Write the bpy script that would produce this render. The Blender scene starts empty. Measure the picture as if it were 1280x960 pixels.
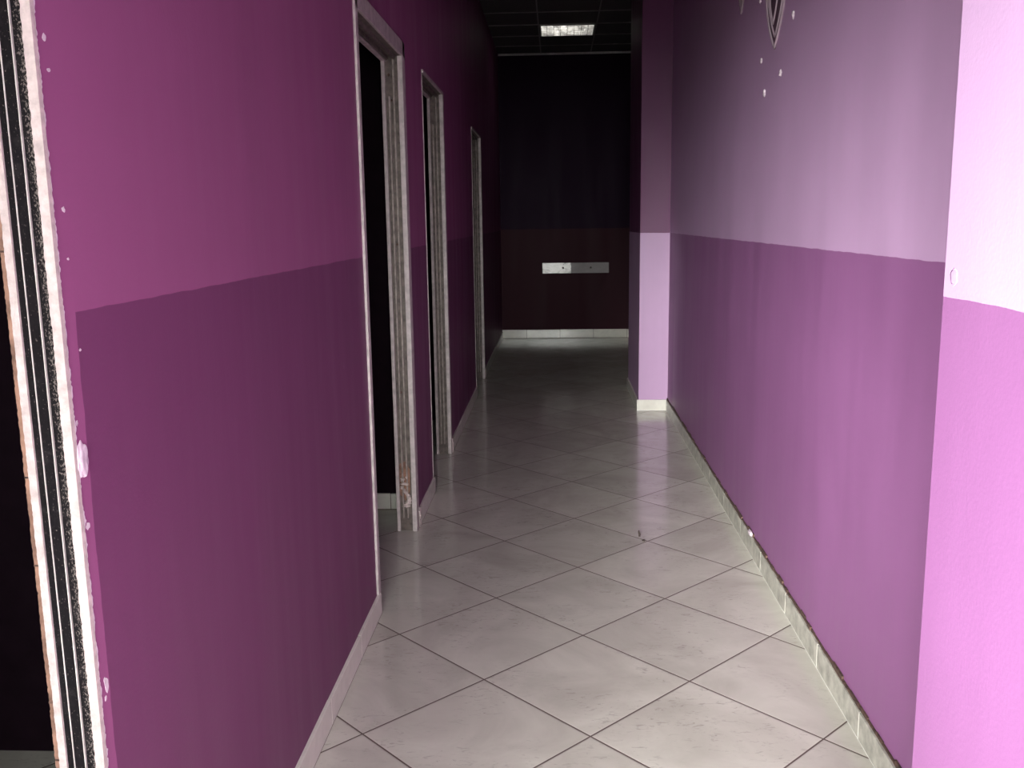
import bpy, bmesh, math, random
from mathutils import Vector, Matrix, noise

SC = bpy.context.scene
COL = SC.collection
rnd = random.Random(7)

# ------------------------------------------------------------------ helpers
class MB:
    """collects geometry for ONE mesh object"""
    def __init__(s):
        s.bm = bmesh.new()

    def box(s, x0, x1, y0, y1, z0, z1, bev=0.0):
        bm = s.bm
        vs = [bm.verts.new((x, y, z)) for x in (x0, x1) for y in (y0, y1) for z in (z0, z1)]
        f = [(0, 1, 3, 2), (4, 6, 7, 5), (0, 4, 5, 1), (2, 3, 7, 6), (0, 2, 6, 4), (1, 5, 7, 3)]
        fs = [bm.faces.new([vs[i] for i in q]) for q in f]
        if bev > 0:
            es = list({e for q in fs for e in q.edges})
            bmesh.ops.bevel(bm, geom=es, offset=bev, segments=2, affect='EDGES', profile=0.6)
        return s

    def prism(s, pts, axis, a0, a1):
        """closed 2-D outline extruded along an axis; pts are in the two other axes, in order"""
        bm = s.bm
        def mk(p, a):
            if axis == 'x': return bm.verts.new((a, p[0], p[1]))
            if axis == 'y': return bm.verts.new((p[0], a, p[1]))
            return bm.verts.new((p[0], p[1], a))
        A = [mk(p, a0) for p in pts]
        B = [mk(p, a1) for p in pts]
        n = len(pts)
        for i in range(n):
            bm.faces.new((A[i], A[(i + 1) % n], B[(i + 1) % n], B[i]))
        bm.faces.new(A)
        bm.faces.new(B)
        return s

    def tube(s, pts, r, seg=8, closed=False):
        bm = s.bm
        n = len(pts)
        rings = []
        for i, p in enumerate(pts):
            p = Vector(p)
            a = Vector(pts[(i - 1) % n]) if (closed or i > 0) else p
            b = Vector(pts[(i + 1) % n]) if (closed or i < n - 1) else p
            t = (b - a).normalized()
            u = t.cross(Vector((1, 0.02, 0)))
            if u.length < 1e-4: u = t.cross(Vector((0, 1, 0)))
            u.normalize(); w = t.cross(u).normalized()
            rr = r[i] if isinstance(r, (list, tuple)) else r
            rings.append([bm.verts.new(p + u * rr * math.cos(2 * math.pi * k / seg) + w * rr * math.sin(2 * math.pi * k / seg)) for k in range(seg)])
        m = n if closed else n - 1
        for i in range(m):
            A, B = rings[i], rings[(i + 1) % n]
            for k in range(seg):
                bm.faces.new((A[k], A[(k + 1) % seg], B[(k + 1) % seg], B[k]))
        if not closed:
            bm.faces.new(rings[0]); bm.faces.new(rings[-1])
        return s

    def blob(s, c, r, seed=0, amp=0.3, sub=3):
        """irregular lump of radii r about c"""
        res = bmesh.ops.create_icosphere(s.bm, subdivisions=sub, radius=1.0)
        for v in res['verts']:
            n = 1 + amp * noise.noise(v.co * 1.9 + Vector((seed * 3.1, seed, 0.4))) * 1.6
            v.co = Vector((c[0] + v.co.x * r[0] * n, c[1] + v.co.y * r[1] * n, c[2] + v.co.z * r[2] * n))
        return s

    def build(s, name, mat, parent=None, smooth=False):
        bmesh.ops.recalc_face_normals(s.bm, faces=s.bm.faces)
        me = bpy.data.meshes.new(name)
        s.bm.to_mesh(me); s.bm.free()
        me.materials.append(mat)
        if smooth:
            for p in me.polygons: p.use_smooth = True
        o = bpy.data.objects.new(name, me)
        COL.objects.link(o)
        if parent is not None: o.parent = parent
        return o


def empty(name, loc):
    """an Empty at a thing's base; parts are modelled in world coordinates"""
    o = bpy.data.objects.new(name, None)
    o.empty_display_size = 0.05
    COL.objects.link(o)
    o.location = loc
    return o


def adopt(parent, *kids):
    for k in kids:
        k.parent = parent
        k.matrix_parent_inverse = Matrix.Translation(-Vector(parent.location))


def tag(o, label, cat=None, kind=None, group=None):
    o['label'] = label
    if cat: o['category'] = cat
    if kind: o['kind'] = kind
    if group: o['group'] = group
    return o


# ------------------------------------------------------------------ materials
def srgb(r, g, b):
    f = lambda c: c / 12.92 if c <= 0.04045 else ((c + 0.055) / 1.055) ** 2.4
    return (f(r / 255), f(g / 255), f(b / 255), 1)


class NT:
    def __init__(s, name):
        s.m = bpy.data.materials.new(name); s.m.use_nodes = True
        s.n = s.m.node_tree.nodes; s.l = s.m.node_tree.links
        s.b = s.n['Principled BSDF']
        s.pos = s.n.new('ShaderNodeNewGeometry').outputs['Position']

    def put(s, sock, v):
        if isinstance(v, bpy.types.NodeSocket): s.l.new(v, sock)
        else: sock.default_value = v

    def math(s, op, a, b=0.0, c=0.0, clamp=False):
        n = s.n.new('ShaderNodeMath'); n.operation = op; n.use_clamp = clamp
        s.put(n.inputs[0], a); s.put(n.inputs[1], b); s.put(n.inputs[2], c)
        return n.outputs[0]

    def vmath(s, op, a, b):
        n = s.n.new('ShaderNodeVectorMath'); n.operation = op
        s.put(n.inputs[0], a); s.put(n.inputs[1], b)
        return n.outputs['Value'] if op in ('DOT_PRODUCT', 'LENGTH') else n.outputs[0]

    def noise(s, scale, detail=4, rough=0.55, vec=None, dist=0.0):
        n = s.n.new('ShaderNodeTexNoise')
        s.put(n.inputs['Vector'], vec if vec is not None else s.pos)
        n.inputs['Scale'].default_value = scale; n.inputs['Detail'].default_value = detail
        n.inputs['Roughness'].default_value = rough; n.inputs['Distortion'].default_value = dist
        return n.outputs['Fac']

    def scale(s, v, vec=None):
        return s.vmath('MULTIPLY', vec if vec is not None else s.pos, v)

    def ramp(s, fac, stops, interp='LINEAR'):
        n = s.n.new('ShaderNodeValToRGB'); s.put(n.inputs[0], fac)
        n.color_ramp.interpolation = interp
        e = n.color_ramp.elements
        while len(e) < len(stops): e.new(0.5)
        for q, (p, c) in zip(e, stops):
            q.position = p; q.color = c if isinstance(c, (tuple, list)) else (c, c, c, 1)
        return n.outputs[0]

    def mix(s, fac, a, b, mode='MIX'):
        n = s.n.new('ShaderNodeMix'); n.data_type = 'RGBA'; n.blend_type = mode
        s.put(n.inputs[0], fac); s.put(n.inputs[6], a); s.put(n.inputs[7], b)
        return n.outputs[2]

    def sep(s, v=None):
        n = s.n.new('ShaderNodeSeparateXYZ'); s.put(n.inputs[0], v if v is not None else s.pos)
        return n.outputs

    def comb(s, x, y, z):
        n = s.n.new('ShaderNodeCombineXYZ')
        s.put(n.inputs[0], x); s.put(n.inputs[1], y); s.put(n.inputs[2], z)
        return n.outputs[0]

    def bump(s, h, strength=0.2, dist=0.002):
        n = s.n.new('ShaderNodeBump'); s.put(n.inputs['Height'], h)
        n.inputs['Strength'].default_value = strength; n.inputs['Distance'].default_value = dist
        s.l.new(n.outputs[0], s.b.inputs['Normal'])

    def done(s, col, rough=0.5, metal=0.0, spec=0.5):
        s.put(s.b.inputs['Base Color'], col); s.put(s.b.inputs['Roughness'], rough)
        s.b.inputs['Metallic'].default_value = metal
        s.b.inputs['Specular IOR Level'].default_value = spec
        return s.m


def plain(name, c, rough=0.6, metal=0.0, mott=0.12, scale=14, bump=0.15, spec=0.5):
    t = NT(name)
    n = t.noise(scale, 5, 0.6)
    d = tuple(v * (1 - 2 * mott) for v in c[:3]) + (1,)
    h = tuple(min(1, v * (1 + mott)) for v in c[:3]) + (1,)
    col = t.ramp(n, [(0.3, d), (0.7, h)])
    t.bump(t.noise(scale * 9, 3), bump, 0.001)
    return t.done(col, rough, metal, spec)


LILAC = (0.56, 0.355, 0.575, 1)
MAUVE = (0.295, 0.118, 0.282, 1)
LMAUVE = (0.30, 0.092, 0.215, 1)
PLUM = (0.172, 0.050, 0.128, 1)
LOWER_R = MAUVE


def paint(name, upper, lower, line, streak=0.0, y_from=None, spec=0.35):
    """two-tone wall paint: one colour above a hand-cut line, another below"""
    t = NT(name)
    P = t.sep()
    wob = t.math('MULTIPLY', t.math('SUBTRACT', t.noise(9, 3), 0.5), 0.008)
    m = t.math('LESS_THAN', t.math('ADD', P[2], wob), line)
    if y_from is not None:                       # the darker panel stops short of the door jamb
        e = t.math('ADD', P[1], t.math('MULTIPLY', t.math('SUBTRACT', t.noise(6, 4), 0.5), 0.02))
        m = t.math('MULTIPLY', m, t.math('GREATER_THAN', e, y_from))
    col = t.mix(m, upper, lower)
    st = t.noise(1, 5, 0.6, vec=t.scale((7.0, 7.0, 0.7)))
    st2 = t.noise(2.0, 4, 0.6)
    v = t.math('ADD', t.math('MULTIPLY', st, 0.5), t.math('MULTIPLY', st2, 0.5))
    k = streak
    col = t.mix(1.0, col, t.ramp(v, [(0.3, 1 - k), (0.7, 1.0)]), 'MULTIPLY')
    # a few pale rub marks
    rub = t.noise(5, 6, 0.7, vec=t.scale((1.0, 1.0, 0.45)), dist=0.6)
    col = t.mix(t.ramp(rub, [(0.70, 0.0), (0.80, 0.18)]), col, (0.75, 0.6, 0.72, 1))
    t.bump(t.math('ADD', t.noise(180, 3), t.math('MULTIPLY', t.noise(22, 3), 0.6)), 0.16, 0.0015)
    rg = t.ramp(st, [(0.3, 0.42), (0.7, 0.58)])
    return t.done(col, rg, 0.0, spec)


M = {}
M['left'] = paint('two_tone_purple_paint', LMAUVE, PLUM, 1.232, 0.05, 1.166, 0.18)
M['right'] = paint('lilac_over_mauve_paint', LILAC, LOWER_R, 1.2446, 0.16)
M['entrance'] = paint('lilac_over_mauve_entrance_paint', LILAC, LOWER_R, 1.236, 0.12)
M['pillar'] = paint('plum_over_lilac_paint', (0.165, 0.048, 0.135, 1), LILAC, 1.246, 0.16)
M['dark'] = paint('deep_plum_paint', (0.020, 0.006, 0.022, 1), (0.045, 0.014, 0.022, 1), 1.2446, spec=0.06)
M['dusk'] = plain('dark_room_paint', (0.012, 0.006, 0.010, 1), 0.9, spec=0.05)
M['white_metal'] = plain('dusty_white_door_casing', (0.50, 0.44, 0.43, 1), 0.5, 0, 0.16, 26)
M['plaster'] = plain('raw_white_plaster', (0.56, 0.475, 0.45, 1), 0.9, 0, 0.14, 60, 0.6)
M['plumdark'] = plain('dark_plum_backing', (0.085, 0.04, 0.07, 1), 0.7)
M['relief'] = plain('faded_relief_moulding', (0.40, 0.31, 0.36, 1), 0.7)
M['chip'] = plain('bare_plaster_chip', (0.66, 0.56, 0.62, 1), 0.9, 0, 0.05, 90, 0.4)
M['pocket'] = plain('dirty_brown_door_channel', (0.15, 0.12, 0.105, 1), 0.6, 0.1, 0.3, 30)
M['rail'] = plain('scuffed_pale_guide_strip', (0.36, 0.31, 0.28, 1), 0.45, 0.1, 0.25, 34)
def gasket_mat():
    t = NT('dusty_black_gasket')
    P = t.sep()
    sp = t.noise(420, 3, 0.7, vec=t.scale((1.0, 1.0, 0.6)))
    near = t.ramp(t.math('MULTIPLY', t.math('ADD', P[0], 0.645), 90.0, clamp=True), [(0.0, 0.0), (1.0, 0.16)])
    dust = t.ramp(t.math('ADD', sp, near), [(0.62, 0.0), (0.72, 1.0)])
    smear = t.ramp(t.noise(40, 5, 0.7, dist=0.6), [(0.55, 0.0), (0.75, 0.35)])
    col = t.mix(smear, (0.008, 0.007, 0.008, 1), (0.05, 0.045, 0.045, 1))
    col = t.mix(dust, col, (0.16, 0.135, 0.125, 1))
    return t.done(col, 0.85, 0, 0.08)
M['black'] = gasket_mat()
M['seam'] = plain('pale_gasket_bead', (0.55, 0.52, 0.48, 1), 0.5)
M['wood'] = plain('raw_brown_batten', (0.30, 0.165, 0.115, 1), 0.8, 0, 0.4, 18, 0.5)
M['grime'] = plain('brown_grime', (0.10, 0.055, 0.04, 1), 0.9, 0, 0.4, 60, 0.8)
M['alu'] = plain('mirror_aluminium', (0.80, 0.79, 0.76, 1), 0.22, 1.0, 0.05, 40, 0.05)
M['lampwhite'] = plain('white_enamel_tray', (0.8, 0.8, 0.78, 1), 0.4)
M['tbar'] = plain('white_ceiling_grid', (0.26, 0.25, 0.25, 1), 0.5)
M['edge'] = plain('white_edge_trim', (0.55, 0.53, 0.52, 1), 0.5)
M['pave'] = plain('street_asphalt', (0.075, 0.07, 0.065, 1), 0.9, 0, 0.2, 4)
M['facade'] = plain('street_facade_render', (0.45, 0.43, 0.40, 1), 0.9)
M['twig'] = plain('dry_brown_crumb', (0.05, 0.035, 0.03, 1), 0.8)


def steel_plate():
    """grey strip; its left end is coloured paler and mottled"""
    t = NT('two_tone_steel_plate')
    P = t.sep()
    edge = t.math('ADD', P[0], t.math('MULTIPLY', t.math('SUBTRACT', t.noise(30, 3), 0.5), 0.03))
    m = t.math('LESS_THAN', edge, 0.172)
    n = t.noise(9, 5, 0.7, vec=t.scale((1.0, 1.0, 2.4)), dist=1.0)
    pale_end = t.ramp(n, [(0.32, (0.24, 0.22, 0.20, 1)), (0.46, (0.60, 0.56, 0.50, 1)), (0.7, (0.74, 0.70, 0.64, 1))])
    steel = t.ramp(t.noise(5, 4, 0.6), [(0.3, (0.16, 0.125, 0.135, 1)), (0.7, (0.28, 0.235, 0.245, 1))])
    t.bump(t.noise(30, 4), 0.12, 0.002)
    return t.done(t.mix(m, steel, pale_end), t.mix(m, (0.5, 0.5, 0.5, 1), (0.24, 0.24, 0.24, 1)), 0.0, 1.0)
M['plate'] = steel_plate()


def glazed(name, base, flip=False):
    t = NT(name)
    n = t.noise(11, 5, 0.65, dist=0.5)
    col = t.ramp(n, [(0.3, tuple(v * 0.86 for v in base[:3]) + (1,)), (0.65, base)])
    t.bump(t.noise(40, 3), 0.05, 0.001)
    return t.done(col, 0.22, 0, 0.5)
M['skirt'] = glazed('glazed_skirting_tile', (0.74, 0.72, 0.65, 1))
M['skirtdirty'] = plain('stained_skirting_tile', (0.47, 0.455, 0.40, 1), 0.35, 0, 0.22, 22, 0.2)
M['groutlight'] = plain('white_grout', (0.85, 0.84, 0.80, 1), 0.9)
M['groutdark'] = plain('dark_grout', (0.16, 0.12, 0.10, 1), 0.9)

TILE, TX, TY, TR = 0.42811, 0.0813973, 3.4624743, 0.7822109


def floor_mat():
    t = NT('diagonal_glazed_floor_tile')
    ca, sa = math.cos(TR), math.sin(TR)
    q = t.vmath('SUBTRACT', t.pos, (TX, TY, 0))
    u = t.math('DIVIDE', t.vmath('DOT_PRODUCT', q, (ca, -sa, 0)), TILE)
    v = t.math('DIVIDE', t.vmath('DOT_PRODUCT', q, (sa, ca, 0)), TILE)
    def edge(a):                                  # metres from the nearest joint
        return t.math('MULTIPLY', t.math('PINGPONG', a, 0.5), TILE)
    d = t.math('MINIMUM', edge(u), edge(v))
    g = t.ramp(t.math('DIVIDE', d, 0.006), [(0.32, 1.0), (0.46, 0.0)])
    cell = t.comb(t.math('FLOOR', u), t.math('FLOOR', v), 0.0)
    wn = t.n.new('ShaderNodeTexWhiteNoise'); wn.noise_dimensions = '3D'; t.put(wn.inputs['Vector'], cell)
    off = t.vmath('ADD', t.pos, t.scale((9.0, 7.0, 5.0), wn.outputs['Color']))
    big = t.noise(3.2, 6, 0.6, vec=off, dist=0.8)
    base = t.ramp(big, [(0.28, (0.46, 0.435, 0.385, 1)), (0.5, (0.545, 0.52, 0.465, 1)), (0.72, (0.63, 0.61, 0.545, 1))])
    tint = t.math('ADD', 0.93, t.math('MULTIPLY', wn.outputs['Value'], 0.09))
    base = t.mix(1.0, base, t.comb(tint, tint, tint), 'MULTIPLY')
    # small scratched flecks of the stone print
    fl = t.noise(1.0, 5, 0.7, vec=t.scale((26.0, 60.0, 1.0), off), dist=1.2)
    cl = t.noise(4.5, 3, 0.5, vec=off)
    f = t.math('MULTIPLY', t.ramp(fl, [(0.56, 0.0), (0.66, 1.0)]), t.ramp(cl, [(0.42, 0.0), (0.58, 0.6)]))
    base = t.mix(f, base, (0.27, 0.24, 0.225, 1))
    col = t.mix(g, base, (0.095, 0.062, 0.055, 1))
    sm = t.noise(1.6, 5, 0.65, dist=0.5)          # trodden, dusty sheen
    r = t.ramp(sm, [(0.3, 0.09), (0.7, 0.19)])
    r = t.mix(g, r, (0.75, 0.75, 0.75, 1))
    h = t.math('ADD', t.ramp(t.math('DIVIDE', d, 0.006), [(0.2, 0.0), (0.9, 1.0)]), t.math('MULTIPLY', t.noise(6, 3), 0.25))
    t.bump(h, 0.35, 0.002)
    return t.done(col, r, 0, 0.65)
M['floor'] = floor_mat()


def ceil_mat():
    t = NT('mineral_ceiling_tile')
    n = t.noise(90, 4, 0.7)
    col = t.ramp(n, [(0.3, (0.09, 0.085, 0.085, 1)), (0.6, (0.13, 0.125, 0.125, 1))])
    t.bump(n, 0.4, 0.002)
    return t.done(col, 0.9, 0, 0.2)
M['ceil'] = ceil_mat()


def emit(name, c, s):
    t = NT(name)
    t.b.inputs['Emission Color'].default_value = c
    t.b.inputs['Emission Strength'].default_value = s
    return t.done((0.9, 0.9, 0.88, 1), 0.4)


def glow_mat():
    """prismatic diffuser: bright and dull cells, dimmer right end, all set in the emission"""
    t = NT('emissive_prismatic_diffuser')
    P = t.sep()
    v = t.n.new('ShaderNodeTexVoronoi'); v.feature = 'F1'; v.inputs['Scale'].default_value = 1.0
    t.put(v.inputs['Vector'], t.scale((26.0, 9.0, 1.0)))
    cell = t.ramp(v.outputs['Distance'], [(0.15, 1.0), (0.75, 0.35)])
    big = t.ramp(t.noise(1.0, 3, 0.6, vec=t.scale((11.0, 4.0, 1.0))), [(0.38, 0.35), (0.56, 1.0)])
    fade = t.math('SUBTRACT', 1.0, t.math('MULTIPLY', t.math('MULTIPLY', t.math('SUBTRACT', P[0], 0.17), 3.4, clamp=True), 0.6))
    e = t.math('MULTIPLY', t.math('MULTIPLY', cell, big), fade)
    t.b.inputs['Emission Color'].default_value = (1.0, 0.97, 0.88, 1)
    t.put(t.b.inputs['Emission Strength'], t.math('MULTIPLY', e, 0.62))
    return t.done((0.8, 0.8, 0.78, 1), 0.4)
M['glow'] = glow_mat()

# ------------------------------------------------------------------ dimensions
XL, XR = -0.62, 0.788
XW = -0.689                     # room side of the left wall
YF = 10.66                      # far wall
ZC = 3.15
YFAC = -1.2                     # shop front behind the camera
XP = 0.504                      # face of the thick wall at the entrance
YP = 1.237
VL = -2.75                      # left side of the entrance hall
LEFT_DOORS = [(0.25, 1.135, 2.10), (3.02, 3.90, 2.005), (4.49, 5.27, 2.03), (7.08, 7.89, 2.02)]

# ------------------------------------------------------------------ shell
o = MB().box(-4.0, 1.6, YFAC - 0.2, YF + 0.2, -0.12, 0.0).build('floor', M['floor'])
tag(o, 'grey beige glazed tile floor laid diagonally down the corridor', 'floor', 'structure')

o = MB().box(-4.0, 1.6, YFAC - 0.2, YF + 0.2, ZC, ZC + 0.1).build('ceiling', M['ceil'])
tag(o, 'dark suspended tile ceiling high above the corridor', 'ceiling', 'structure')

# grid of T-bars under the tiles
m = MB()
gx0, gy0, GX, GY = -0.148, 9.145, 0.545, 0.53
for k in range(-1, 3):
    x = gx0 + k * GX
    if XL < x < 0.87: m.box(x - 0.006, x + 0.006, 0.4, YF, ZC - 0.006, ZC + 0.001)
for k in range(-16, 3):
    y = gy0 + k * GY
    m.box(XL, XR if y < 7.5 else 0.875, y - 0.012, y + 0.012, ZC - 0.0055, ZC + 0.001)
o = m.build('trim_1', M['tbar'])
tag(o, 'thin metal grid holding the tiles of the dark ceiling', 'ceiling grid', 'structure')
o = MB().box(XL + 0.001, 0.874, YF - 0.022, YF - 0.001, ZC - 0.022, ZC - 0.001, 0.002).build('trim_2', M['edge'])
tag(o, 'pale edge trim where the ceiling meets the far wall', 'ceiling trim', 'structure')

# left wall with its door openings
m = MB()
ys = [0.15] + [v for d in LEFT_DOORS for v in d[:2]] + [YF]
for i in range(0, len(ys), 2):
    m.box(XW, XL, ys[i], ys[i + 1], 0, ZC)
for a, b, h in LEFT_DOORS:
    m.box(XW, XL, a, b, h, ZC)
wl = m.build('wall_left', M['left'])
tag(wl, 'long purple wall on the left, lighter above and darker below, with door openings', 'wall', 'structure')

# right wall
m = MB(); m.box(XR, XR + 0.12, YP - 0.1, 6.55, 0, ZC)
wr = m.build('wall_right', M['right'])
tag(wr, 'lilac over mauve wall along the right side of the corridor', 'wall', 'structure')
o = MB().box(XP, XR + 0.12, YFAC, YP, 0, ZC, 0.004).build('wall_entrance', M['entrance'])
tag(o, 'bright pink thick wall end nearest on the right', 'wall', 'structure')
we = o
o = MB().box(0.583, 1.0, 6.505, 7.44, 0, ZC, 0.004).build('wall_pillar', M['pillar'])
tag(o, 'square pillar projecting from the right wall, pale lilac below and purple above', 'pillar', 'structure')
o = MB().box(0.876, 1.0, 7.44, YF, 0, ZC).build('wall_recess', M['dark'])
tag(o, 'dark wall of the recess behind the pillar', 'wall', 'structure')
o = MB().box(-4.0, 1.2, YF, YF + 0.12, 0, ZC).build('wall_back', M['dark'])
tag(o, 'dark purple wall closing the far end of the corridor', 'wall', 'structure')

# dark rooms behind the left wall
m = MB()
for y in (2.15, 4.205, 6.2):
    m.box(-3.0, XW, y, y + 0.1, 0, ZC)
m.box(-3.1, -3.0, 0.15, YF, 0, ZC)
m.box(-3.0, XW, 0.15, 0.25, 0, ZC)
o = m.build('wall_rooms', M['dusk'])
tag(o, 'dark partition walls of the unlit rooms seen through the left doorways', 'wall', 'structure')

# entrance hall and shop front behind the camera, open to the street
FX0, FX1, FZ, FB = -2.6, 0.46, 2.0, 0.75
m = MB()
m.box(VL - 0.12, VL, YFAC, 0.15, 0, ZC)
o = m.build('wall_hall', M['right']); tag(o, 'side wall of the entrance hall', 'wall', 'structure')
m = MB()
m.box(VL - 0.12, FX0, YFAC - 0.12, YFAC, 0, ZC)
m.box(FX1, 1.0, YFAC - 0.12, YFAC, 0, ZC)
m.box(FX0, FX1, YFAC - 0.12, YFAC, FZ, ZC)
m.box(FX0, FX1, YFAC - 0.12, YFAC, 0, FB)  # plinth added to keep low sun off the near floor and lower right wall
o = m.build('wall_front', M['facade']); tag(o, 'front wall with the wide shop window above an added plinth that blocks low sun', 'wall', 'structure')
o = MB().box(-14, 14, -26, YFAC - 0.2, -0.16, -0.04).build('ground', M['pave'])
tag(o, 'grey street outside the entrance', 'ground', 'structure')

# ------------------------------------------------------------------ skirting tiles
def skirting(runs, name, grout, label, z=0.078, t=0.011, L=0.39, mat='skirt'):
    """runs: ('y', wall_x, normal, y0, y1, phase) or ('x', wall_y, normal, x0, x1, phase)"""
    m = MB(); g = MB()
    for ax, w, n, a, b, ph in runs:
        k = math.floor((a - ph) / L)
        cuts = [a]
        while ph + (k + 1) * L < b - 0.004:
            k += 1
            c = ph + k * L
            if c > a + 0.004: cuts.append(c)
        cuts.append(b)
        e0, e1 = sorted((w, w + n * t)); g0, g1 = sorted((w, w + n * (t - 0.0012)))
        for c0, c1 in zip(cuts[:-1], cuts[1:]):
            dz = rnd.uniform(-0.0015, 0.0015)
            if ax == 'y': m.box(e0, e1, c0 + 0.0016, c1 - 0.0016, 0.0035, z + dz, 0.0014)
            else: m.box(c0 + 0.0016, c1 - 0.0016, e0, e1, 0.0035, z + dz, 0.0014)
        if ax == 'y': g.box(g0, g1, a, b, 0, z - 0.003)
        else: g.box(a, b, g0, g1, 0, z - 0.003)
    o = m.build(name, M[mat])
    gg = g.build('grout', M[grout], o)
    tag(o, label, 'skirting', 'structure')
    return o

segs = [(LEFT_DOORS[i][1] + (0.03 if i else 0.035), LEFT_DOORS[i + 1][0] - 0.002) for i in range(3)] + [(LEFT_DOORS[3][1] + 0.03, YF)]
bl = skirting([('y', XL, 1, a, b, 2.286) for a, b in segs], 'baseboard_left', 'groutdark',
              'row of beige skirting tiles along the left wall')
br = skirting([('y', XR, -1, YP, 6.505, 2.251)], 'baseboard_right', 'groutlight',
              'row of pale skirting tiles with white joints along the right wall', mat='skirtdirty')
skirting([('x', 6.505, -1, 0.572, XR, 0.572 - 0.18), ('y', 0.583, -1, 6.505, 7.44, 6.5)], 'baseboard_pillar', 'groutlight',
         'bright cream skirting tile round the foot of the pillar')
skirting([('x', YF, -1, XL, 0.865, 0.048), ('y', 0.876, -1, 7.44, YF, 7.5)], 'baseboard_back', 'groutdark',
         'white skirting tiles along the far dark wall', z=0.10, L=0.384)
skirting([('x', 4.205, -1, -3.0, XW, -0.785)], 'baseboard_rooms', 'groutdark',
         'beige skirting tiles inside the dark rooms on the left')

# brown line of old adhesive on top of the right-hand skirting
m = MB()
y = YP + 0.004
while y < 6.49:
    dy = rnd.uniform(0.03, 0.09)
    m.box(XR - rnd.uniform(0.004, 0.0075), XR + 0.001, y, min(y + dy + 0.004, 6.494), 0.0765, 0.083 + rnd.random() ** 2 * 0.011)
    y += dy
adopt(br, tag(m.build('adhesive_line', M['grime']), 'brown line of old adhesive on top of the tiles'))

# ------------------------------------------------------------------ flakes of missing paint
def flake(wall, face_x, n, y, z, ry, rz, seed, mat='chip', name='paint_chip', t=0.0005):
    r = random.Random(seed); m = MB(); k = 11
    pts = []
    for i in range(k):
        a = 2 * math.pi * i / k; q = r.uniform(0.6, 1.1)
        pts.append((y + math.cos(a) * ry * q, z + math.sin(a) * rz * q))
    m.prism(pts, 'x', face_x - n * 0.001, face_x + n * t)
    o = m.build(name, M[mat]); o.parent = wall
    o['label'] = 'bare white chip in the paint'
    return o

for i, (y, z, ry, rz) in enumerate([(4.171, 2.225, .075, .05), (3.777, 2.157, .03, .014), (3.258, 1.997, .028, .014), (3.729, 1.927, .024, .012),
                                   (3.41, 1.835, .026, .012), (3.655, 1.80, .026, .016)]):
    if i:
        q = MB().blob((XR, y, z), (0.006, 0.011, rz * 0.95), i * 3.3, 0.35, 3).build('paint_chip', M['chip'], wr, True)
        q['label'] = 'white nub of plaster where a fixing was pulled out'
for i, (y, z, ry, rz) in enumerate([(1.157, 1.568, .005, .005), (1.160, 1.530, .005, .003), (1.163, 1.362, .004, .004), (1.163, 1.300, .003, .002), (1.172, 1.182, .003, .002), (1.146, 1.090, .003, .004),
                                   (1.158, 0.72, .006, .012), (1.152, 0.702, .003, .004), (1.148, 0.95, .006, .005), (1.154, 0.728, .003, .005)]):
    flake(wl, XL, 1, y, z, ry, rz, 60 + i)

# hanging hook marks of an old sticker: small lump on the bright wall end
m = MB().blob((XP, 1.205, 1.262), (0.0006, 0.011, 0.011), 5, 0.2)
q = m.build('filler_patch', M['entrance'], we, True); q['label'] = 'round patch of filler in the wall'

# ------------------------------------------------------------------ carved wall ornament, high on the right wall
def leaf_outline(cy, cz, hw, hh, n=28):
    """pointed almond: tip at the bottom and at the top"""
    pts = []
    for s in (1, -1):
        for i in range(n):
            u = -1 + 2 * i / n
            u *= s
            w = hw * (1 - abs(u) ** 1.9)
            pts.append((cy + s * w, cz + u * hh))
    return pts

def rim(m, cy, cz, hw, hh, x, r):
    m.tube([(x, p[0], p[1]) for p in leaf_outline(cy, cz, hw, hh)], r, 8, True)

oc, oz = 3.50, 2.150
root = empty('wall_ornament', (XR, oc, oz - 0.218))
tag(root, 'pointed leaf shaped relief ornament with nested rims high on the right wall', 'wall ornament')
m = MB(); m.prism(leaf_outline(oc, oz, 0.148, 0.216), 'x', XR - 0.003, XR)
a = m.build('back_plate', M['plumdark'])
m = MB(); rim(m, oc, oz, 0.150, 0.217, XR - 0.005, 0.0042)
b = m.build('outer_rim', M['relief'], None, True)
m = MB(); rim(m, oc, oz, 0.118, 0.178, XR - 0.005, 0.0035)
c = m.build('middle_rim', M['relief'], None, True)
m = MB(); rim(m, oc + 0.034, oz, 0.066, 0.128, XR - 0.005, 0.0035)
d = m.build('inner_rim', M['relief'], None, True)
adopt(root, a, b, c, d)
oc2, oz2 = 4.14, 2.36
root = empty('wall_ornament', (XR, oc2, oz2 - 0.17))
tag(root, 'small pale leaf tip ornament left of the rimmed one, at the photo\'s top edge', 'wall ornament')
m = MB(); m.prism(leaf_outline(oc2, oz2, 0.085, 0.175), 'x', XR - 0.006, XR)
a = m.build('back_plate', M['chip'])
m = MB(); rim(m, oc2, oz2, 0.086, 0.176, XR - 0.004, 0.004)
b = m.build('outer_rim', M['relief'], None, True)
adopt(root, a, b)

# ------------------------------------------------------------------ doorways in the left wall
def jag(m, axis_pts, lo_hi, rough, seed, plane):
    pass

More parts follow.
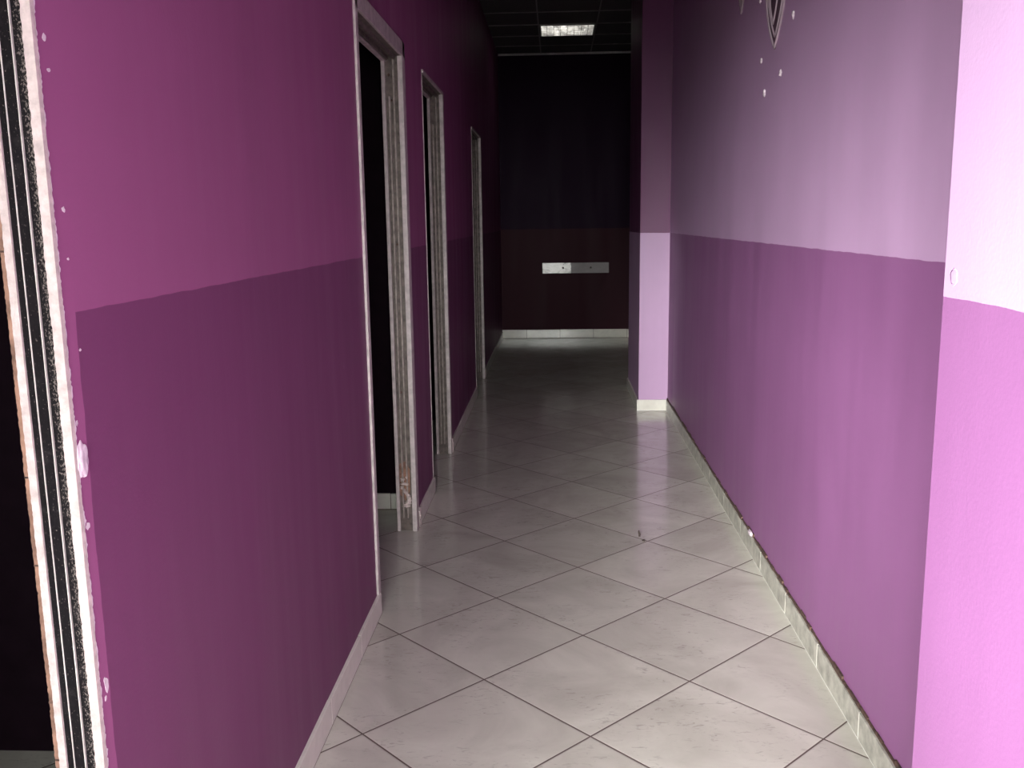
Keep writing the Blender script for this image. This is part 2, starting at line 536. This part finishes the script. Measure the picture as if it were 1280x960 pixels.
def jagged_strip(x0, x1, y0, y1, z0, z1, seed, amp, mode):
    """upright strip with a torn long edge; mode 'y+' tears the far edge on the wall face, 'x-' the inner edge on the jamb"""
    r = random.Random(seed); bm = bmesh.new(); n = int((z1 - z0) / 0.0032)
    prev = None; off = 0
    for i in range(n + 1):
        z = z0 + (z1 - z0) * i / n
        off = 0.35 * off + r.uniform(-1, 1) * amp * 0.75
        e = max(-amp, min(amp, off))
        if r.random() < 0.05: e += amp * r.uniform(0.3, 1.2)
        a0, a1, b0, b1 = x0, x1, y0, y1
        if mode == 'y+': b1 += e
        if mode == 'x-': a0 += e
        ring = [bm.verts.new(p) for p in ((a0, b0, z), (a1, b0, z), (a1, b1, z), (a0, b1, z))]
        if prev:
            for k in range(4): bm.faces.new((prev[k], prev[(k + 1) % 4], ring[(k + 1) % 4], ring[k]))
        else: bm.faces.new(ring)
        prev = ring
    bm.faces.new(prev)
    m = MB(); m.bm.free(); m.bm = bm
    return m


def doorway(idx, yn, yf, h, label, casing_w, head_w, seed, near_w=0.030, near_t=0.008):
    root = empty('door_%d' % idx, (XL, (yn + yf) / 2, 0))
    tag(root, label, 'doorway', 'structure')
    kids = []
    def part(mb, name, mat, lab=None, smooth=False, parent=None):
        o = mb.build(name, M[mat], None, smooth)
        if lab: o['label'] = lab
        if parent is None: kids.append(o)
        else: o.parent = parent
        return o
    f = XL + 0.008          # casing stands a little proud of the wall
    # face casing: near upright, far upright, header
    part(MB().box(XL - 0.002, XL + near_t, yn - near_w, yn + 0.006, 0.078, h + head_w, 0.0015), 'casing', 'white_metal')
    part(MB().box(XL - 0.002, f, yf - 0.004, yf + casing_w, 0.001, h + head_w, 0.002), 'casing', 'white_metal')
    part(MB().box(XL - 0.002, f, yn - near_w + 0.002, yf + casing_w - 0.002, h - 0.004, h + head_w, 0.002), 'casing', 'white_metal')
    # far jamb: a channel with pale posts at both edges and two guide strips
    part(MB().box(XW + 0.001, XL - 0.002, yf - 0.004, yf + 0.001, 0.001, h), 'jamb', 'pocket', 'dirty brown channel in the far jamb')
    m = MB()
    m.box(XL - 0.013, f, yf - 0.022, yf - 0.003, 0.001, h + 0.0, 0.003)
    part(m, 'jamb_post', 'white_metal')
    m = MB()
    m.box(XW - 0.012, XW + 0.003, yf - 0.020, yf - 0.003, 0.001, h, 0.003)
    part(m, 'jamb_post', 'white_metal')
    part(MB().box(-0.655, -0.649, yf - 0.017, yf - 0.003, 0.06, h - 0.012, 0.002), 'guide_strip', 'rail')
    part(MB().box(-0.674, -0.668, yf - 0.019, yf - 0.003, 0.06, h - 0.16, 0.002), 'guide_strip', 'rail')
    # near jamb
    part(MB().box(XW - 0.012, XL + 0.001, yn - 0.001, yn + 0.006, 0.001, h, 0.002), 'jamb', 'white_metal')
    # head: channel with two rails and a pale back edge
    part(MB().box(XW + 0.001, XL - 0.002, yn, yf - 0.003, h - 0.004, h + 0.001), 'head_channel', 'pocket')
    part(MB().box(-0.650, -0.640, yn + 0.008, yf - 0.024, h - 0.018, h - 0.003, 0.002), 'head_rail', 'pocket')
    part(MB().box(-0.680, -0.670, yn + 0.008, yf - 0.024, h - 0.018, h - 0.003, 0.002), 'head_rail', 'pocket')
    part(MB().box(XW - 0.012, XW + 0.006, yn + 0.006, yf - 0.003, h - 0.022, h - 0.002, 0.002), 'head_edge', 'white_metal')
    # crumbled plaster at the foot
    r = random.Random(seed)
    m = MB()
    for k in range(9):
        z = 0.01 + 0.075 * k / 9
        m.blob((XL + 0.006, yf + casing_w + 0.004 + r.uniform(0, 0.012), z), (0.008, 0.016, 0.012), r.random() * 50, 0.4, 2)
    part(m, 'plaster_crumbs', 'plaster', 'crumbled white plaster at the foot of the casing')
    adopt(root, *kids)
    return root, kids

d2, _ = doorway(2, *LEFT_DOORS[1], 'first of the three open doorways down the left wall, with the widest white casing', 0.045, 0.055, 4)
d3, _ = doorway(3, *LEFT_DOORS[2], 'second of the three open doorways down the left wall, narrow pale jamb', 0.022, 0.012, 5, 0.006, 0.003)
d4, _ = doorway(4, *LEFT_DOORS[3], 'farthest open doorway on the left wall, deep in shadow', 0.022, 0.012, 6, 0.006, 0.003)

# broken patch low in the first doorway's far jamb
yf = LEFT_DOORS[1][1]
m = MB()
for k, (x, z, rx, rz) in enumerate([(-.672, .235, .010, .010), (-.664, .215, .018, .006), (-.655, .245, .006, .006), (-.676, .20, .006, .008)]):
    m.blob((x, yf - 0.012, z), (rx, 0.010, rz), k + 11, 0.5, 2)
for k in range(7):
    m.blob((-.665 + 0.020 * math.sin(k * 0.45), yf - 0.014, .185 - k * .011), (.006 + .0018 * k, 0.008, .010), k + 21, 0.4, 2)
a = m.build('broken_plaster', M['plaster'], None, True); a['label'] = 'white lumps of broken plaster in the jamb'
m = MB()
m.prism([(-.690, .30), (-.66, .315), (-.640, .28), (-.640, .19), (-.652, .12), (-.668, .15), (-.690, .17)], 'y', yf - 0.0085, yf - 0.003)
b = m.build('bare_wood', M['wood']); b['label'] = 'brown bare patch behind the broken plaster'
m = MB()
for x, z, r_ in [(-.672, 1.93, .005), (-.663, 1.83, .004), (-.634, 1.66, .004), (-.66, 1.25, .004), (-.668, .62, .005)]:
    m.blob((x, yf - .006, z), (r_, .004, r_ * 1.3), z, 0.3, 2)
c = m.build('screw_hole', M['grime'])
adopt(d2, a, b, c)

# doorway beside the camera: its far jamb is the tall strip at the left edge of the photo
YJ = LEFT_DOORS[0][1]; HJ = LEFT_DOORS[0][2]
root = empty('door_1', (XL, 0.7, 0))
tag(root, 'nearest doorway at the left edge, black lined jamb between torn white plaster strips', 'doorway', 'structure')
K = []
def jp(mb, name, mat, lab=None):
    o = mb.build(name, M[mat])
    if lab: o['label'] = lab
    K.append(o); return o
jp(jagged_strip(-0.6310, XL + 0.0015, YJ - 0.006, YJ + 0.003, 0.001, HJ, 3, 0.0009, 'x-'), 'plaster_edge', 'plaster', 'torn white plaster edge beside the purple wall')
jp(jagged_strip(XL - 0.001, XL + 0.0014, YJ - 0.004, YJ + 0.0045, 0.001, HJ, 8, 0.0026, 'y+'), 'torn_plaster_border', 'chip', 'ragged border of torn paint')
jp(MB().box(-0.672, -0.632, YJ - 0.002, YJ + 0.003, 0.001, HJ), 'gasket', 'black', 'black gasket strip')
jp(MB().box(-0.6604, -0.6452, YJ - 0.0045, YJ - 0.0015, 0.001, HJ, 0.001), 'gasket_ridge', 'black', 'raised black centre of the gasket')
for x in (-0.6604, -0.6452):
    jp(MB().box(x - 0.0007, x + 0.0007, YJ - 0.0056, YJ - 0.0015, 0.001, HJ), 'gasket_bead', 'seam', 'thin pale line along the gasket')
jp(jagged_strip(-0.6815, -0.6712, YJ - 0.006, YJ + 0.003, 0.001, HJ, 13, 0.0006, 'x-'), 'plaster_edge', 'plaster', 'inner white plaster edge')
jp(jagged_strip(-0.6885, -0.6795, YJ - 0.003, YJ + 0.004, 0.001, HJ, 17, 0.0008, 'x-'), 'batten', 'wood', 'raw brown batten behind the plaster')
# splinters across the batten
m = MB()
for z in (.705, .90, 1.02, .62, 1.31):
    m.box(-0.6887, -0.6815, YJ - 0.0036, YJ - 0.002, z, z + 0.0025)
jp(m, 'batten_crack', 'grime', 'dark crack across the batten')
jp(MB().box(XW, XL, LEFT_DOORS[0][0], YJ - 0.006, HJ - 0.012, HJ, 0.002), 'head', 'white_metal')
jp(MB().box(XW, XL, LEFT_DOORS[0][0], LEFT_DOORS[0][0] + 0.01, 0.001, HJ - 0.012, 0.002), 'jamb', 'white_metal')
# patch of plaster knocked out of the wall edge
m = MB(); m.blob((XL + 0.0005, YJ + 0.014, 1.040), (0.0036, 0.015, 0.024), 3, 0.16, 4)
jp(m, 'plaster_patch', 'chip', 'rounded lump of white plaster at the edge of the jamb')
adopt(root, *K)

# ------------------------------------------------------------------ recessed ceiling light
lx0, lx1, ly0, ly1 = -0.135, 0.387, 9.155, 9.665
root = empty('ceiling_light', ((lx0 + lx1) / 2, (ly0 + ly1) / 2, ZC))
tag(root, 'square recessed light with bright louvre cells near the far end of the dark ceiling', 'ceiling light')
K = [MB().box(lx0 + .006, lx1 - .006, ly0 + .006, ly1 - .006, ZC - 0.008, ZC - 0.001).build('diffuser', M['glow'])]
m = MB()
for x0, x1, y0, y1 in ((lx0, lx1, ly0, ly0 + .012), (lx0, lx1, ly1 - .012, ly1), (lx0, lx0 + .012, ly0, ly1), (lx1 - .012, lx1, ly0, ly1)):
    m.box(x0, x1, y0, y1, ZC - 0.013, ZC - 0.001, 0.002)
K.append(m.build('frame', M['lampwhite']))
m = MB()
for k in range(1, 8):
    x = lx0 + k * (lx1 - lx0) / 8
    m.box(x - 0.0015, x + 0.0015, ly0 + .012, ly1 - .012, ZC - 0.014, ZC - 0.0075)
for k in range(1, 6):
    y = ly0 + k * (ly1 - ly0) / 6
    m.box(lx0 + .012, lx1 - .012, y - 0.0015, y + 0.0015, ZC - 0.014, ZC - 0.0075)
K.append(m.build('louvre', M['alu']))
adopt(root, *K)

# ------------------------------------------------------------------ steel bumper plate on the far wall
root = empty('wall_plate', (0.23, YF, 0.74))
tag(root, 'long narrow steel plate fixed across the far dark wall, brighter at its left half', 'wall plate')
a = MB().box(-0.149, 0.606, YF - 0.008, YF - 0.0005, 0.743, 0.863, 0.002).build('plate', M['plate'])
K = [a]
for x in (0.085, 0.40):
    m = MB()
    m.tube([(x, YF - 0.0075, 0.805), (x, YF - 0.014, 0.805)], [0.012, 0.008], 14)
    K.append(m.build('screw', M['pocket'], None, True))
adopt(root, *K)

# ------------------------------------------------------------------ crumbs on the floor
m = MB().tube([(0.352, 3.812, 0.003), (0.353, 3.815, 0.012), (0.350, 3.814, 0.022), (0.349, 3.811, 0.031)], [0.004, 0.0045, 0.004, 0.002], 8)
o = m.build('debris_crumb', M['twig'], None, True)
tag(o, 'tiny upright dark crumb standing on the floor tiles where two joints cross', 'debris')
m = MB().blob((0.366, 3.765, 0.004), (0.008, 0.007, 0.004), 2, 0.3, 2)
o = m.build('debris_crumb', M['twig'], None, True)
tag(o, 'flat dark speck on the tile joint just below the upright crumb', 'debris')
m = MB().blob((XR - 0.010, 3.62, 0.088), (0.007, 0.03, 0.011), 4, 0.35, 3)
o = m.build('plaster_crumb', M['chip'], None, True)
tag(o, 'white crumb of plaster lying on top of the right hand skirting', 'debris')

# ------------------------------------------------------------------ daylight
w = bpy.data.worlds.new('overcast_sky'); SC.world = w; w.use_nodes = True
bg = w.node_tree.nodes['Background']
bg.inputs[0].default_value = (0.97, 1.0, 0.96, 1)
bg.inputs[1].default_value = 18.0
ld = bpy.data.lights.new('doorway_portal', 'AREA'); ld.shape = 'RECTANGLE'
ld.size = FX1 - FX0; ld.size_y = FZ - FB; ld.cycles.is_portal = True
lo = bpy.data.objects.new('doorway_portal', ld); COL.objects.link(lo)
lo.location = ((FX0 + FX1) / 2, YFAC - 0.06, (FZ + FB) / 2)
lo.rotation_euler = (math.radians(90), 0, 0)

sd = bpy.data.lights.new('hazy_low_sun', 'SUN'); sd.energy = 7.6; sd.angle = math.radians(25); sd.color = (1.0, 0.99, 0.95)
so = bpy.data.objects.new('hazy_low_sun', sd); COL.objects.link(so)
so.location = (-3, -8, 3)
so.rotation_euler = Vector((0.32, 1.0, -0.175)).to_track_quat('-Z', 'Y').to_euler()

# ------------------------------------------------------------------ camera
f, yaw, pit, rol = 1159.2859, -0.0483047, 0.1740305, -0.0139127
cy, sy, cp, sp, cr, sr = math.cos(yaw), math.sin(yaw), math.cos(pit), math.sin(pit), math.cos(rol), math.sin(rol)
fw = Vector((sy * cp, cy * cp, -sp)); rt = Vector((cy, -sy, 0)); up = rt.cross(fw)
R_, U_ = rt * cr + up * sr, up * cr - rt * sr
cd = bpy.data.cameras.new('camera'); cd.sensor_width = 36; cd.lens = f / 1280 * 36; cd.clip_start = 0.02
co = bpy.data.objects.new('camera', cd); COL.objects.link(co)
mat = Matrix.Identity(4)
for i in range(3):
    mat[i][0] = R_[i]; mat[i][1] = U_[i]; mat[i][2] = -fw[i]
mat[0][3], mat[1][3], mat[2][3] = 0, 0, 1.34
co.matrix_world = mat
SC.camera = co

SC.view_settings.view_transform = 'Standard'
SC.view_settings.look = 'None'
SC.view_settings.gamma = 1
SC.view_settings.use_curve_mapping = False
SC.view_settings.exposure = 1.1
SC.cycles.max_bounces = 10
SC.cycles.diffuse_bounces = 6
